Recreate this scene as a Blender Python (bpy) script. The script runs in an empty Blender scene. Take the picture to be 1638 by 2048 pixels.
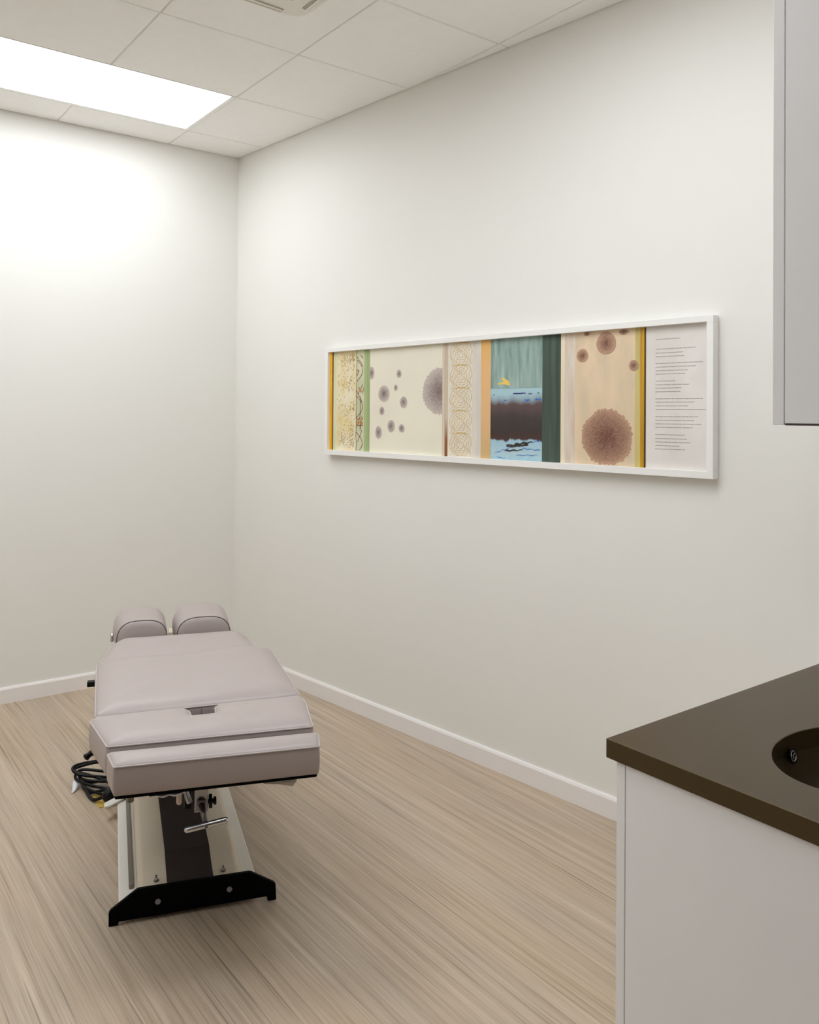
import bpy, bmesh, math, random
from mathutils import Vector, Matrix, geometry

random.seed(7)
PI = math.pi
scene = bpy.context.scene
C = scene.collection

# ------------------------------------------------------------------ camera
cam_d = bpy.data.cameras.new('camera')
cam = bpy.data.objects.new('camera', cam_d)
C.objects.link(cam)
R_ = Vector((0.79684, -0.60414, 0.007777))
U_ = Vector((-0.013671, -0.005159, 0.999893))
F_ = Vector((0.604035, 0.796862, 0.012370))
mw = Matrix.Identity(4)
for i in range(3):
    mw[i][0] = R_[i]; mw[i][1] = U_[i]; mw[i][2] = -F_[i]
mw.translation = (-1.76021, -4.35836, 1.49225)
cam.matrix_world = mw
cam_d.sensor_fit = 'HORIZONTAL'
cam_d.sensor_width = 36.0
cam_d.lens = 1656.088 / 1638 * 36
cam_d.shift_y = -(1024 - 810.392) / 1638
cam_d.clip_start = 0.05
scene.camera = cam

# ------------------------------------------------------------------ world, exposure, lamp strength
world = bpy.data.worlds.new('world'); scene.world = world
world.use_nodes = True
world.node_tree.nodes['Background'].inputs[0].default_value = (0.8, 0.85, 1, 1)
world.node_tree.nodes['Background'].inputs[1].default_value = 0.05
vs = scene.view_settings
vs.view_transform = 'Standard'
try: vs.look = 'None'
except Exception: pass
vs.gamma = 1.0
vs.use_curve_mapping = False
vs.exposure = 0.03
# ceiling panels: (column, row) in the tile grid, emission strength
LAMPS = [(-2, -1, 7.5), (-2, -5, 10.8), (-4, -3, 13.5), (-6, -5, 6.5)]
scene.cycles.use_denoising = True
scene.cycles.max_bounces = 12
scene.cycles.diffuse_bounces = 8
scene.cycles.caustics_reflective = False
scene.cycles.caustics_refractive = False

# ------------------------------------------------------------------ room measures
H = 3.0487
G = 0.6096
A0, A1 = 0.28458, -0.00836        # far wall  y = A0 + A1*x
B0, B1 = 0.46729, -0.10898        # right wall x = B0 + B1*y
XL, YB = -4.05, -5.7
YN = -3.91                        # wall behind the vanity
def far_y(x): return A0 + A1 * x
def right_x(y): return B0 + B1 * y
cy_ = (A0 + A1 * B0) / (1 - A1 * B1)
CORNER = (B0 + B1 * cy_, cy_)

# ------------------------------------------------------------------ materials
def srgb(r, g, b):
    f = lambda c: (c/255/12.92) if c/255 <= 0.04045 else ((c/255+0.055)/1.055)**2.4
    return (f(r), f(g), f(b), 1)

def mat(name, col, rough=0.6, metal=0.0, noise=0.0, nscale=40, bump=0.0, bscale=200, emit=None, spec=0.5):
    m = bpy.data.materials.new(name); m.use_nodes = True
    nt = m.node_tree; b = nt.nodes['Principled BSDF']
    b.inputs['Roughness'].default_value = rough
    b.inputs['Metallic'].default_value = metal
    b.inputs['Specular IOR Level'].default_value = spec
    tc = nt.nodes.new('ShaderNodeTexCoord')
    n = nt.nodes.new('ShaderNodeTexNoise'); n.inputs['Scale'].default_value = nscale; n.inputs['Detail'].default_value = 4
    nt.links.new(tc.outputs['Object'], n.inputs['Vector'])
    r = nt.nodes.new('ShaderNodeValToRGB')
    k = noise
    r.color_ramp.elements[0].position = 0.3; r.color_ramp.elements[1].position = 0.7
    r.color_ramp.elements[0].color = (col[0]*(1-k), col[1]*(1-k), col[2]*(1-k), 1)
    r.color_ramp.elements[1].color = (min(1, col[0]*(1+k)), min(1, col[1]*(1+k)), min(1, col[2]*(1+k)), 1)
    nt.links.new(n.outputs['Fac'], r.inputs[0]); nt.links.new(r.outputs[0], b.inputs['Base Color'])
    if bump:
        n2 = nt.nodes.new('ShaderNodeTexNoise'); n2.inputs['Scale'].default_value = bscale; n2.inputs['Detail'].default_value = 3
        nt.links.new(tc.outputs['Object'], n2.inputs['Vector'])
        bp = nt.nodes.new('ShaderNodeBump'); bp.inputs['Strength'].default_value = bump; bp.inputs['Distance'].default_value = 0.001
        nt.links.new(n2.outputs['Fac'], bp.inputs['Height']); nt.links.new(bp.outputs[0], b.inputs['Normal'])
    if emit:
        b.inputs['Emission Color'].default_value = (*emit[:3], 1); b.inputs['Emission Strength'].default_value = emit[3]
    return m

M = {}
M['wall'] = mat('wall_paint', (0.80, 0.792, 0.755), 0.55, noise=0.006, nscale=2, bump=0.05, bscale=300)
M['wall_dark'] = mat('fill_cut_back_wall', (0.04, 0.036, 0.034), 0.7)  # unseen back wall, darkened to cut fill light on the cushion fronts
M['ceiling'] = mat('ceiling_tile', (0.94, 0.93, 0.915), 0.9, noise=0.01, nscale=30, bump=0.15, bscale=260)
M['tbar'] = mat('ceiling_bar', (0.80, 0.78, 0.74), 0.6)
M['base'] = mat('baseboard_paint', (0.84, 0.81, 0.80), 0.35)
M['frame_white'] = mat('white_lacquer', (0.86, 0.85, 0.83), 0.4)
M['laminate'] = mat('cool_white_laminate', (0.885, 0.885, 0.90), 0.4, noise=0.01, nscale=3)
M['groove'] = mat('shadow_gap', (0.25, 0.24, 0.24), 0.7)
M['edge_brown'] = mat('dark_brown_edge', (0.05, 0.03, 0.025), 0.6)
M['counter'] = mat('brown_stone', (0.048, 0.0305, 0.0115), 0.34, noise=0.12, nscale=350, bump=0.02, bscale=400, spec=0.5)
M['counter'].node_tree.nodes['Principled BSDF'].inputs['Specular Tint'].default_value = (1.0, 0.80, 0.56, 1)
M['counter'].node_tree.nodes['Principled BSDF'].inputs['IOR'].default_value = 1.5
M['bowl'] = mat('brown_stone_bowl', (0.075, 0.052, 0.026), 0.33, noise=0.08, nscale=350)
M['vinyl'] = mat('mauve_grey_vinyl', (0.395, 0.338, 0.322), 0.38, noise=0.015, nscale=12, bump=0.12, bscale=700)
M['vinyl_pipe'] = mat('vinyl_piping', (0.46, 0.40, 0.39), 0.35)
M['seam'] = mat('dark_seam', (0.09, 0.06, 0.06), 0.6)
M['black'] = mat('black_paint', (0.001, 0.001, 0.001), 0.6, spec=0.06)
M['rubber'] = mat('black_rubber', (0.004, 0.004, 0.004), 0.42, spec=0.2)
M['cream'] = mat('cream_powder_coat', (0.62, 0.53, 0.41), 0.45, noise=0.02, nscale=90)
M['cream_light'] = mat('white_powder_coat', (0.78, 0.75, 0.70), 0.4)
M['strip'] = mat('dark_brown_strip', (0.036, 0.025, 0.023), 0.8, spec=0.2)
M['chrome'] = mat('chrome', (0.60, 0.60, 0.62), 0.27, metal=1)
M['steel'] = mat('brushed_steel', (0.42, 0.41, 0.42), 0.35, metal=0.9)
M['dark_steel'] = mat('dark_steel', (0.16, 0.15, 0.15), 0.35, metal=0.8)
M['taupe_metal'] = mat('taupe_metal', (0.20, 0.17, 0.14), 0.4, metal=0.3)
M['galv'] = mat('galvanised_bolt', (0.28, 0.28, 0.29), 0.5, metal=0.4, noise=0.3, nscale=600)
M['paper'] = mat('white_paper', (0.78, 0.80, 0.84), 0.7)
M['yellow'] = mat('yellow_card', (0.62, 0.40, 0.07), 0.6, noise=0.05, nscale=60)
M['white_plastic'] = mat('white_plastic', (0.74, 0.72, 0.68), 0.35)
M['tan_paper'] = mat('tan_paper', (0.50, 0.45, 0.38), 0.7)
M['lamp_frame'] = mat('lamp_frame_paint', (0.92, 0.92, 0.91), 0.4)
M['ac'] = mat('air_conditioner_plastic', (0.80, 0.77, 0.72), 0.45)
M['ac_slot'] = mat('air_conditioner_slot', (0.46, 0.42, 0.37), 0.6)
M['ac_dark'] = mat('air_conditioner_grille', (0.42, 0.30, 0.18), 0.7)

def floor_material():
    m = bpy.data.materials.new('striped_wood_floor'); m.use_nodes = True
    nt = m.node_tree; L = nt.links; b = nt.nodes['Principled BSDF']
    tc = nt.nodes.new('ShaderNodeTexCoord')
    sep = nt.nodes.new('ShaderNodeSeparateXYZ'); L.new(tc.outputs['Object'], sep.inputs[0])
    # gentle wobble of the grain
    wob = nt.nodes.new('ShaderNodeTexNoise'); wob.inputs['Scale'].default_value = 1.0; wob.inputs['Detail'].default_value = 2
    mp = nt.nodes.new('ShaderNodeMapping'); mp.inputs['Scale'].default_value = (7, 1.3, 1)
    L.new(tc.outputs['Object'], mp.inputs[0]); L.new(mp.outputs[0], wob.inputs['Vector'])
    def mth(op, a, bb):
        n = nt.nodes.new('ShaderNodeMath'); n.operation = op
        for i, v in enumerate((a, bb)):
            if isinstance(v, (int, float)): n.inputs[i].default_value = v
            else: L.new(v, n.inputs[i])
        return n.outputs[0]
    x = mth('ADD', sep.outputs[0], mth('MULTIPLY', mth('SUBTRACT', wob.outputs['Fac'], 0.5), 0.015))
    def layer(sx, sy, detail, off, rough=0.5):
        cmb = nt.nodes.new('ShaderNodeCombineXYZ')
        L.new(mth('ADD', mth('MULTIPLY', x, sx), off), cmb.inputs[0]); L.new(mth('MULTIPLY', sep.outputs[1], sy), cmb.inputs[1])
        n = nt.nodes.new('ShaderNodeTexNoise'); n.inputs['Scale'].default_value = 1; n.inputs['Detail'].default_value = detail
        n.inputs['Roughness'].default_value = rough
        L.new(cmb.outputs[0], n.inputs['Vector']); return n.outputs['Fac']
    def ramp(src, stops):
        r = nt.nodes.new('ShaderNodeValToRGB'); cr = r.color_ramp
        while len(cr.elements) < len(stops): cr.elements.new(0.5)
        for e, (p, c) in zip(cr.elements, stops): e.position = p; e.color = c
        L.new(src, r.inputs[0]); return r.outputs[0]
    def mix(kind, fac, a, bb):
        n = nt.nodes.new('ShaderNodeMix'); n.data_type = 'RGBA'; n.blend_type = kind
        if isinstance(fac, float): n.inputs[0].default_value = fac
        else: L.new(fac, n.inputs[0])
        L.new(a, n.inputs[6]); L.new(bb, n.inputs[7]); return n.outputs[2]
    base = ramp(layer(42, 0.8, 6, 3.1, 0.7), [(0.33, FL_D), (0.45, FL_M), (0.55, FL_M2), (0.68, FL_L)])
    fine = ramp(layer(210, 1.8, 3, 11.0, 0.6), [(0.32, (0.72, 0.70, 0.68, 1)), (0.5, (1, 1, 1, 1)), (0.68, (1.14, 1.13, 1.12, 1))])
    c = mix('MULTIPLY', 0.7, base, fine)
    dark = ramp(layer(95, 1.0, 3, 31.0), [(0.0, (0.55, 0.53, 0.52, 1)), (0.31, (0.62, 0.60, 0.59, 1)), (0.375, (1, 1, 1, 1)), (0.66, (1, 1, 1, 1)), (0.72, (1.14, 1.13, 1.10, 1))])
    c = mix('MULTIPLY', 0.95, c, dark)
    tint = ramp(layer(5, 1.2, 3, 51.0), [(0.35, (1.02, 1.0, 0.97, 1)), (0.65, (0.98, 0.99, 1.02, 1))])
    c = mix('MULTIPLY', 1.0, c, tint)
    L.new(c, b.inputs['Base Color'])
    b.inputs['Roughness'].default_value = 0.42
    b.inputs['Specular IOR Level'].default_value = 0.4
    bp = nt.nodes.new('ShaderNodeBump'); bp.inputs['Strength'].default_value = 0.08; bp.inputs['Distance'].default_value = 0.001
    L.new(layer(210, 1.8, 3, 11.0), bp.inputs['Height']); L.new(bp.outputs[0], b.inputs['Normal'])
    return m
FL_D = (0.345, 0.268, 0.193, 1); FL_M = (0.440, 0.350, 0.258, 1); FL_M2 = (0.482, 0.388, 0.290, 1); FL_L = (0.570, 0.474, 0.368, 1)
M['floor'] = floor_material()

# ------------------------------------------------------------------ helpers
def link(name, me, m, parent=None):
    o = bpy.data.objects.new(name, me); C.objects.link(o)
    if m is not None:
        for mm in (m if isinstance(m, (list, tuple)) else [m]): me.materials.append(mm)
    if parent is not None: o.parent = parent
    return o

def obj(name, bm, m, parent=None, smooth=False, bevel=0, loc=None, segs=2, auto=None):
    bmesh.ops.recalc_face_normals(bm, faces=bm.faces[:])
    me = bpy.data.meshes.new(name); bm.to_mesh(me); bm.free()
    if smooth or bevel:
        for p in me.polygons: p.use_smooth = True
    o = link(name, me, m, parent)
    if loc is not None: o.location = loc
    if bevel:
        md = o.modifiers.new('bevel', 'BEVEL'); md.width = bevel; md.segments = segs; md.limit_method = 'ANGLE'; md.angle_limit = math.radians(40); md.harden_normals = True
    if smooth and auto:
        md = o.modifiers.new('ws', 'WEIGHTED_NORMAL')
    return o

def tag(o, label, cat, group=None):
    o['label'] = label; o['category'] = cat
    if group: o['group'] = group
    return o

def thing(name, label, cat, loc=(0, 0, 0), rz=0):
    o = bpy.data.objects.new(name, None); C.objects.link(o)
    o.location = loc; o.rotation_euler = (0, 0, rz); o.empty_display_size = 0.1
    return tag(o, label, cat)

def struct(o): o['kind'] = 'structure'; return o

def nb(): return bmesh.new()

def box(bm, x0, y0, z0, x1, y1, z1, mi=0):
    v = [bm.verts.new(p) for p in ((x0,y0,z0),(x1,y0,z0),(x1,y1,z0),(x0,y1,z0),(x0,y0,z1),(x1,y0,z1),(x1,y1,z1),(x0,y1,z1))]
    fs = [bm.faces.new([v[i] for i in f]) for f in ((0,3,2,1),(4,5,6,7),(0,1,5,4),(1,2,6,5),(2,3,7,6),(3,0,4,7))]
    for f in fs: f.material_index = mi
    return v

def prism(bm, poly, z0, z1, mi=0):
    """poly in xy, extruded in z"""
    a = [bm.verts.new((x, y, z0)) for x, y in poly]; b = [bm.verts.new((x, y, z1)) for x, y in poly]
    n = len(poly)
    fs = [bm.faces.new(a[::-1]), bm.faces.new(b)]
    for i in range(n): fs.append(bm.faces.new((a[i], a[(i+1) % n], b[(i+1) % n], b[i])))
    for f in fs: f.material_index = mi

def prism_y(bm, poly, y0, y1, mi=0):
    """poly in xz, extruded in y"""
    a = [bm.verts.new((x, y0, z)) for x, z in poly]; b = [bm.verts.new((x, y1, z)) for x, z in poly]
    n = len(poly)
    fs = [bm.faces.new(a), bm.faces.new(b[::-1])]
    for i in range(n): fs.append(bm.faces.new((a[i], b[i], b[(i+1) % n], a[(i+1) % n])))
    for f in fs: f.material_index = mi

def frame_at(d):
    d = d.normalized()
    up = Vector((0, 0, 1)) if abs(d.z) < 0.95 else Vector((1, 0, 0))
    a = d.cross(up).normalized(); return a, a.cross(d).normalized()

def tube(bm, pts, rad, n=10, closed=False, caps=True):
    pts = [Vector(p) for p in pts]
    rads = rad if isinstance(rad, (list, tuple)) else [rad] * len(pts)
    rings = []; prev = None
    N = len(pts)
    for i, p in enumerate(pts):
        if closed: d = pts[(i+1) % N] - pts[i-1]
        else: d = pts[min(i+1, N-1)] - pts[max(i-1, 0)]
        if prev is None: a, b = frame_at(d)
        else:
            d = d.normalized(); a = (prev - d * prev.dot(d)).normalized(); b = a.cross(d).normalized()
        prev = a
        rings.append([bm.verts.new(p + (a * math.cos(2*PI*k/n) + b * math.sin(2*PI*k/n)) * rads[i]) for k in range(n)])
    for i in range(N if closed else N-1):
        r0, r1 = rings[i], rings[(i+1) % N]
        sh = 0
        if closed and i == N-1:
            sh = min(range(n), key=lambda s: (r0[0].co - r1[s].co).length)
        for k in range(n):
            bm.faces.new((r0[k], r0[(k+1) % n], r1[(k+1+sh) % n], r1[(k+sh) % n]))
    if caps and not closed:
        bm.faces.new(rings[0][::-1]); bm.faces.new(rings[-1])

def cyl(bm, p0, p1, r, n=20, r1=None):
    tube(bm, [p0, p1], [r, r if r1 is None else r1], n)

def capsule(bm, p0, p1, r, n=14):
    p0, p1 = Vector(p0), Vector(p1); d = (p1 - p0).normalized(); pts = []; rr = []
    for t in (0.02, 0.3, 0.6, 0.85, 1.0):
        pts.append(p0 - d * r * math.sqrt(max(0, 1 - t*t))); rr.append(r * t)
    for t in (1.0, 0.85, 0.6, 0.3, 0.02):
        pts.append(p1 + d * r * math.sqrt(max(0, 1 - t*t))); rr.append(r * t)
    tube(bm, pts, rr, n)

def spline(pts, n=8, closed=False):
    P = [Vector(p) for p in pts]; out = []; N = len(P)
    for i in range(N if closed else N-1):
        if closed: p0, p1, p2, p3 = P[i-1], P[i], P[(i+1) % N], P[(i+2) % N]
        else: p0, p1, p2, p3 = P[max(i-1, 0)], P[i], P[i+1], P[min(i+2, N-1)]
        for k in range(n):
            t = k / n
            out.append(0.5*((2*p1) + (p2-p0)*t + (2*p0-5*p1+4*p2-p3)*t*t + (3*p1-p0-3*p2+p3)*t*t*t))
    if not closed: out.append(P[-1])
    return out

def round_poly(poly, rad, seg=5):
    """poly: list of (x,y) ; rad: radius or list"""
    n = len(poly); out = []
    for i in range(n):
        r = rad[i] if isinstance(rad, (list, tuple)) else rad
        p = Vector(poly[i]); a = Vector(poly[i-1]) - p; b = Vector(poly[(i+1) % n]) - p
        la, lb = a.length, b.length; a.normalize(); b.normalize()
        if r <= 0: out.append(tuple(p)); continue
        ang = a.angle(b); t = min(r / math.tan(ang/2), la*0.49, lb*0.49)
        q0 = p + a*t; q1 = p + b*t
        for k in range(seg+1):
            s = k/seg
            q = q0*(1-s)**2 + p*2*s*(1-s) + q1*s*s
            out.append((q.x, q.y))
    return out

def clip(poly, nx, ny, c):
    """keep the side nx*x+ny*y <= c"""
    out = []
    for i in range(len(poly)):
        p, q = poly[i], poly[(i+1) % len(poly)]
        dp, dq = nx*p[0]+ny*p[1]-c, nx*q[0]+ny*q[1]-c
        if dp <= 0: out.append(p)
        if (dp < 0) != (dq < 0) and abs(dp-dq) > 1e-12:
            t = dp/(dp-dq); out.append((p[0]+(q[0]-p[0])*t, p[1]+(q[1]-p[1])*t))
    return out

# ------------------------------------------------------------------ room shell
room = [(XL, YB), (right_x(YB), YB), CORNER, (XL, far_y(XL))]
bm = nb(); prism(bm, [(XL-.1, YB-.1), (right_x(YB)+.12, YB-.1), (CORNER[0]+.12, CORNER[1]+.12), (XL-.1, far_y(XL)+.12)], -0.06, 0)
struct(obj('floor', bm, M['floor']))
T = 0.10
bm = nb(); prism(bm, [(XL-T, far_y(XL-T)), (CORNER[0]+T, far_y(CORNER[0]+T)), (CORNER[0]+T, far_y(0)+T+.01), (XL-T, far_y(XL)+T+.01)], 0, H+0.03)
struct(obj('wall_far', bm, M['wall']))
bm = nb(); prism(bm, [CORNER, (right_x(YB), YB), (right_x(YB)+T, YB), (CORNER[0]+T, CORNER[1]-.002)], 0, H+0.03)
struct(obj('wall_right', bm, M['wall']))
bm = nb(); prism(bm, [(XL, YB), (XL, far_y(XL)), (XL-T, far_y(XL)), (XL-T, YB)], 0, H+0.03)
struct(obj('wall_left', bm, M['wall']))
bm = nb(); prism(bm, [(XL-T, YB), (XL-T, YB-T), (right_x(YB)+T, YB-T), (right_x(YB)+T, YB)], 0, H+0.03)
struct(obj('wall_back', bm, M['wall_dark']))
bm = nb(); prism(bm, [(-0.38, YN), (-0.38, YN-.12), (right_x(YN-.12), YN-.12), (right_x(YN), YN)], 0, H-0.001)
struct(obj('wall_vanity', bm, M['wall']))

# baseboards, with a small chamfer that catches the light
def baseboard(name, p, q, inward, h=0.0815, d=0.013):
    bm = nb(); p = Vector((*p, 0)); q = Vector((*q, 0)); n = Vector((*inward, 0)).normalized()
    prof = [(0, 0), (d, 0), (d, h-0.011), (d-0.0035, h-0.0035), (d-0.006, h), (0, h)]
    a = [bm.verts.new(p + n*x + Vector((0, 0, z))) for x, z in prof]; b = [bm.verts.new(q + n*x + Vector((0, 0, z))) for x, z in prof]
    k = len(prof)
    for i in range(k): bm.faces.new((a[i], a[(i+1) % k], b[(i+1) % k], b[i]))
    bm.faces.new(a[::-1]); bm.faces.new(b)
    return struct(obj(name, bm, M['base']))
nR = (-1, B1)
baseboard('baseboard_right', (right_x(YN), YN), CORNER, nR)
baseboard('baseboard_far', (XL, far_y(XL)), (CORNER[0]-.012, CORNER[1]), (A1, -1))
baseboard('baseboard_left', (XL, YB), (XL, far_y(XL)-.013), (1, 0))

# ceiling: dropped tiles over white bars, tiles cut where lamps and the air conditioner sit
HOLES = []
def ceiling():
    tiles = nb(); gap = 0.0036
    ax, ay, ar = -0.598, -1.976, 0.42     # air conditioner cassette
    for i in range(-8, 4):
        for j in range(-11, 2):
            x0, y0 = i*G, j*G
            if (i, j) in HOLES: continue
            cell = [(x0+gap, y0+gap), (x0+G-gap, y0+gap), (x0+G-gap, y0+G-gap), (x0+gap, y0+G-gap)]
            e = 0.004
            cell = clip(cell, 1, -B1, B0-e)
            cell = clip(cell, -A1, 1, A0-e) if cell else cell
            cell = clip(cell, -1, 0, -(XL+e)) if cell else cell
            cell = clip(cell, 0, -1, -(YB+e)) if cell else cell
            if len(cell) < 3: continue
            area = abs(sum(cell[k][0]*cell[(k+1) % len(cell)][1]-cell[(k+1) % len(cell)][0]*cell[k][1] for k in range(len(cell))))/2
            if area < 2e-4: continue
            # soft edge: face ring slightly inset
            cx = sum(p[0] for p in cell)/len(cell); cy = sum(p[1] for p in cell)/len(cell)
            top = [tiles.verts.new((x, y, H+0.02)) for x, y in cell]
            mid = [tiles.verts.new((x, y, H+0.0025)) for x, y in cell]
            ins = []
            for x, y in cell:
                d = math.hypot(x-cx, y-cy); s = max(0, 1-0.004/max(d, .001))
                ins.append(tiles.verts.new((cx+(x-cx)*s, cy+(y-cy)*s, H)))
            n = len(cell)
            for k in range(n):
                tiles.faces.new((top[k], top[(k+1) % n], mid[(k+1) % n], mid[k]))
                tiles.faces.new((mid[k], mid[(k+1) % n], ins[(k+1) % n], ins[k]))
            tiles.faces.new(ins)
    root = struct(obj('ceiling', tiles, M['ceiling']))
    bars = nb()
    prism(bars, [(XL, YB), (right_x(YB), YB), CORNER, (XL, far_y(XL))], H+0.0055, H+0.03)
    struct(obj('trim_1', bars, M['tbar']))
    return root
# lamps fill two cells each: the one in view, the others unseen, added to match the room's brightness
for i, j, _ in LAMPS: HOLES += [(i, j), (i+1, j)]
ceiling()

def ceiling_lamp(i, j, power, label):
    x0, y0 = i*G, j*G
    t = thing('ceiling_lamp', label, 'ceiling light', (x0+G, y0+G/2, H))
    w, d = G-0.001, G/2-0.001; f = 0.023; fn = 0.004
    bm = nb()
    z0, z1 = -0.001, 0.0075
    box(bm, -w, -d, z0, w, -d+fn, z1); box(bm, -w, d-f, z0, w, d, z1)
    box(bm, -w, -d+fn, z0, -w+f, d-f, z1); box(bm, w-f, -d+fn, z0, w, d-f, z1)
    obj('frame', bm, M['lamp_frame'], t, bevel=0.001)
    bm = nb(); box(bm, -w+f, -d+fn, 0.001, w-f, d-f, 0.0075)
    obj('diffuser', bm, mat('lamp_diffuser', (0.9, 0.9, 0.9), 0.5, emit=(0.95, 0.992, 1.03, power)), t)
    return t
LAMP_LABELS = ['bright rectangular ceiling light panel in the tile grid near the far wall',
               'rectangular ceiling light panel overhead between the framed artwork and the vanity, unseen, added to brighten wall and worktop',
               'rectangular ceiling light panel over the left side of the room, unseen, added to brighten walls and floor',
               'rectangular ceiling light panel by the left wall, unseen, added to brighten the cabinet ends']
for (i, j, power), lab in zip(LAMPS, LAMP_LABELS): ceiling_lamp(i, j, power, lab)

# air conditioner cassette
def cassette():
    ox, oy = -0.176, -1.556           # right / far corner
    S = 0.84; cx, cy = ox-S/2, oy-S/2
    t = thing('air_conditioner', 'white square ceiling cassette air conditioner with slotted edges', 'air conditioner', (cx, cy, H))
    h = S/2
    bm = nb(); prism(bm, round_poly([(-h, -h), (h, -h), (h, h), (-h, h)], 0.09, 8), -0.03, -0.0005)
    obj('panel', bm, M['ac'], t, bevel=0.006, segs=3)
    def slot(cxx, cyy, lx, ly):
        bm = nb(); prism(bm, round_poly([(cxx-lx, cyy-ly), (cxx+lx, cyy-ly), (cxx+lx, cyy+ly), (cxx-lx, cyy+ly)], 0.01, 4), -0.0315, -0.027)
        o = obj('air_slot', bm, M['ac_slot'], t)
        bm = nb()
        if lx > ly: box(bm, cxx-lx+.004, cyy-.010, -0.034, cxx+lx-.004, cyy+.002, -0.0315)
        else: box(bm, cxx-.002, cyy-ly+.004, -0.034, cxx+.010, cyy+ly-.004, -0.0315)
        obj('louver', bm, M['ac'], o)
    for s in (-1, 1):
        slot(0, s*(h-0.026), h-0.095, 0.014); slot(s*(h-0.034), 0, 0.014, h-0.085)
    bm = nb(); prism(bm, round_poly([(-h+.105, -h+.105), (h-.105, -h+.105), (h-.105, h-.105), (-h+.105, h-.105)], 0.02, 4), -0.0315, -0.028)
    o = obj('intake_grille', bm, M['ac_dark'], t)
    bm = nb(); k = h-.11
    for q in range(22):
        y = -k+.008 + q*(2*k-.016)/21; box(bm, -k, y-.004, -0.036, k, y+.004, -0.031)
    obj('grille_slats', bm, M['ac'], o)
    return t
cassette()

# ------------------------------------------------------------------ vanity: worktop with basin, base cabinet, wall cabinet
VX = -0.450; VY = -3.309
def worktop():
    z1, z0 = 0.860, 0.822
    x0, y0 = -0.458, -3.289
    outer = [(x0, y0), (x0, YN+.001), (right_x(YN)-.002, YN+.001), (right_x(y0)-.002, y0)]
    N = 72; ex, ey, ea, eb = -0.146, -3.634, 0.193, 0.139
    ell = [(ex+ea*math.cos(2*PI*k/N), ey+eb*math.sin(2*PI*k/N)) for k in range(N)]
    bm = nb()
    def face_ring(z, flip):
        cds = [Vector(p) for p in outer] + [Vector(p) for p in ell]
        edges = [(i, (i+1) % 4) for i in range(4)] + [(4+i, 4+(i+1) % N) for i in range(N)]
        vs_, es_, fs_, *_ = geometry.delaunay_2d_cdt(cds, edges, [], 0, 1e-6)
        vv = [bm.verts.new((v.x, v.y, z)) for v in vs_]
        for f in fs_:
            cx = sum(vs_[i].x for i in f)/len(f); cy = sum(vs_[i].y for i in f)/len(f)
            if ((cx-ex)/ea)**2+((cy-ey)/eb)**2 < 1: continue
            bm.faces.new([vv[i] for i in (f if flip else f[::-1])])
        return vv
    face_ring(z1, True); face_ring(z0, False)
    for loop in (outer, ell):
        n = len(loop)
        a = [bm.verts.new((*p, z1)) for p in loop]; b = [bm.verts.new((*p, z0)) for p in loop]
        for i in range(n): bm.faces.new((a[i], a[(i+1) % n], b[(i+1) % n], b[i]))
    bmesh.ops.remove_doubles(bm, verts=bm.verts[:], dist=1e-5)
    t = thing('worktop', 'dark brown stone worktop with oval basin on the white vanity cabinet', 'countertop', (x0, y0, 0.822))
    off = Vector((-x0, -y0, -z0))
    bmesh.ops.translate(bm, verts=bm.verts[:], vec=off)
    obj('slab', bm, M['counter'], t, bevel=0.0022)
    # basin
    bm = nb(); rings = []
    prof = [(1.012, z1-.022), (1.02, z1-.032), (1.00, z1-.055), (0.95, z1-.085), (0.84, z1-.115), (0.66, z1-.136), (0.40, z1-.146), (0.12, z1-.149)]
    for s, z in prof: rings.append([bm.verts.new((ex+(ea*s)*math.cos(2*PI*k/N), ey+(eb*s)*math.sin(2*PI*k/N), z)) for k in range(N)])
    for r0, r1 in zip(rings, rings[1:]):
        for k in range(N): bm.faces.new((r0[k], r0[(k+1) % N], r1[(k+1) % N], r1[k]))
    bm.faces.new(rings[-1])
    bmesh.ops.translate(bm, verts=bm.verts[:], vec=off)
    b = obj('basin', bm, M['bowl'], t, smooth=True)
    md = b.modifiers.new('s', 'SOLIDIFY'); md.thickness = 0.006; md.offset = 1
    # overflow ring on the far side of the basin
    c = Vector((-0.1475, -3.5005, z1-0.040)) + off
    nrm = Vector((0.05, -1, 0.22)).normalized(); a = nrm.cross(Vector((0, 0, 1))).normalized(); u = a.cross(nrm)
    P = lambda r, th, d: c + (a*math.cos(th)+u*math.sin(th))*r + nrm*d
    bm = nb(); tube(bm, [P(.0128, 2*PI*k/28, .002) for k in range(28)], .0028, 8, closed=True)
    obj('overflow_gasket', bm, M['rubber'], t, smooth=True)
    bm = nb(); tube(bm, [P(.0098, 2*PI*k/28, .003) for k in range(28)], .0017, 8, closed=True)
    for k in range(3):
        th = k*2*PI/3+.5; tube(bm, [P(0, 0, .0028), P(.0098, th, .0028)], .0013, 6)
    obj('overflow_cap', bm, M['chrome'], t, smooth=True)
    bm = nb(); vsx = [bm.verts.new(P(.0125, 2*PI*k/28, .0008)) for k in range(28)]; bm.faces.new(vsx)
    vv = [bm.verts.new(P(.0125, 2*PI*k/28, -.001)) for k in range(28)]; bm.faces.new(vv[::-1])
    for k in range(28): bm.faces.new((vsx[k], vv[k], vv[(k+1) % 28], vsx[(k+1) % 28]))
    obj('overflow_hole', bm, M['rubber'], t)
    bm = nb(); cyl(bm, (ex+off.x, ey+off.y, z1-.1495+off.z), (ex+off.x, ey+off.y, z1-.145+off.z), .021, 24)
    obj('drain', bm, M['chrome'], t, bevel=.001)
worktop()

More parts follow.
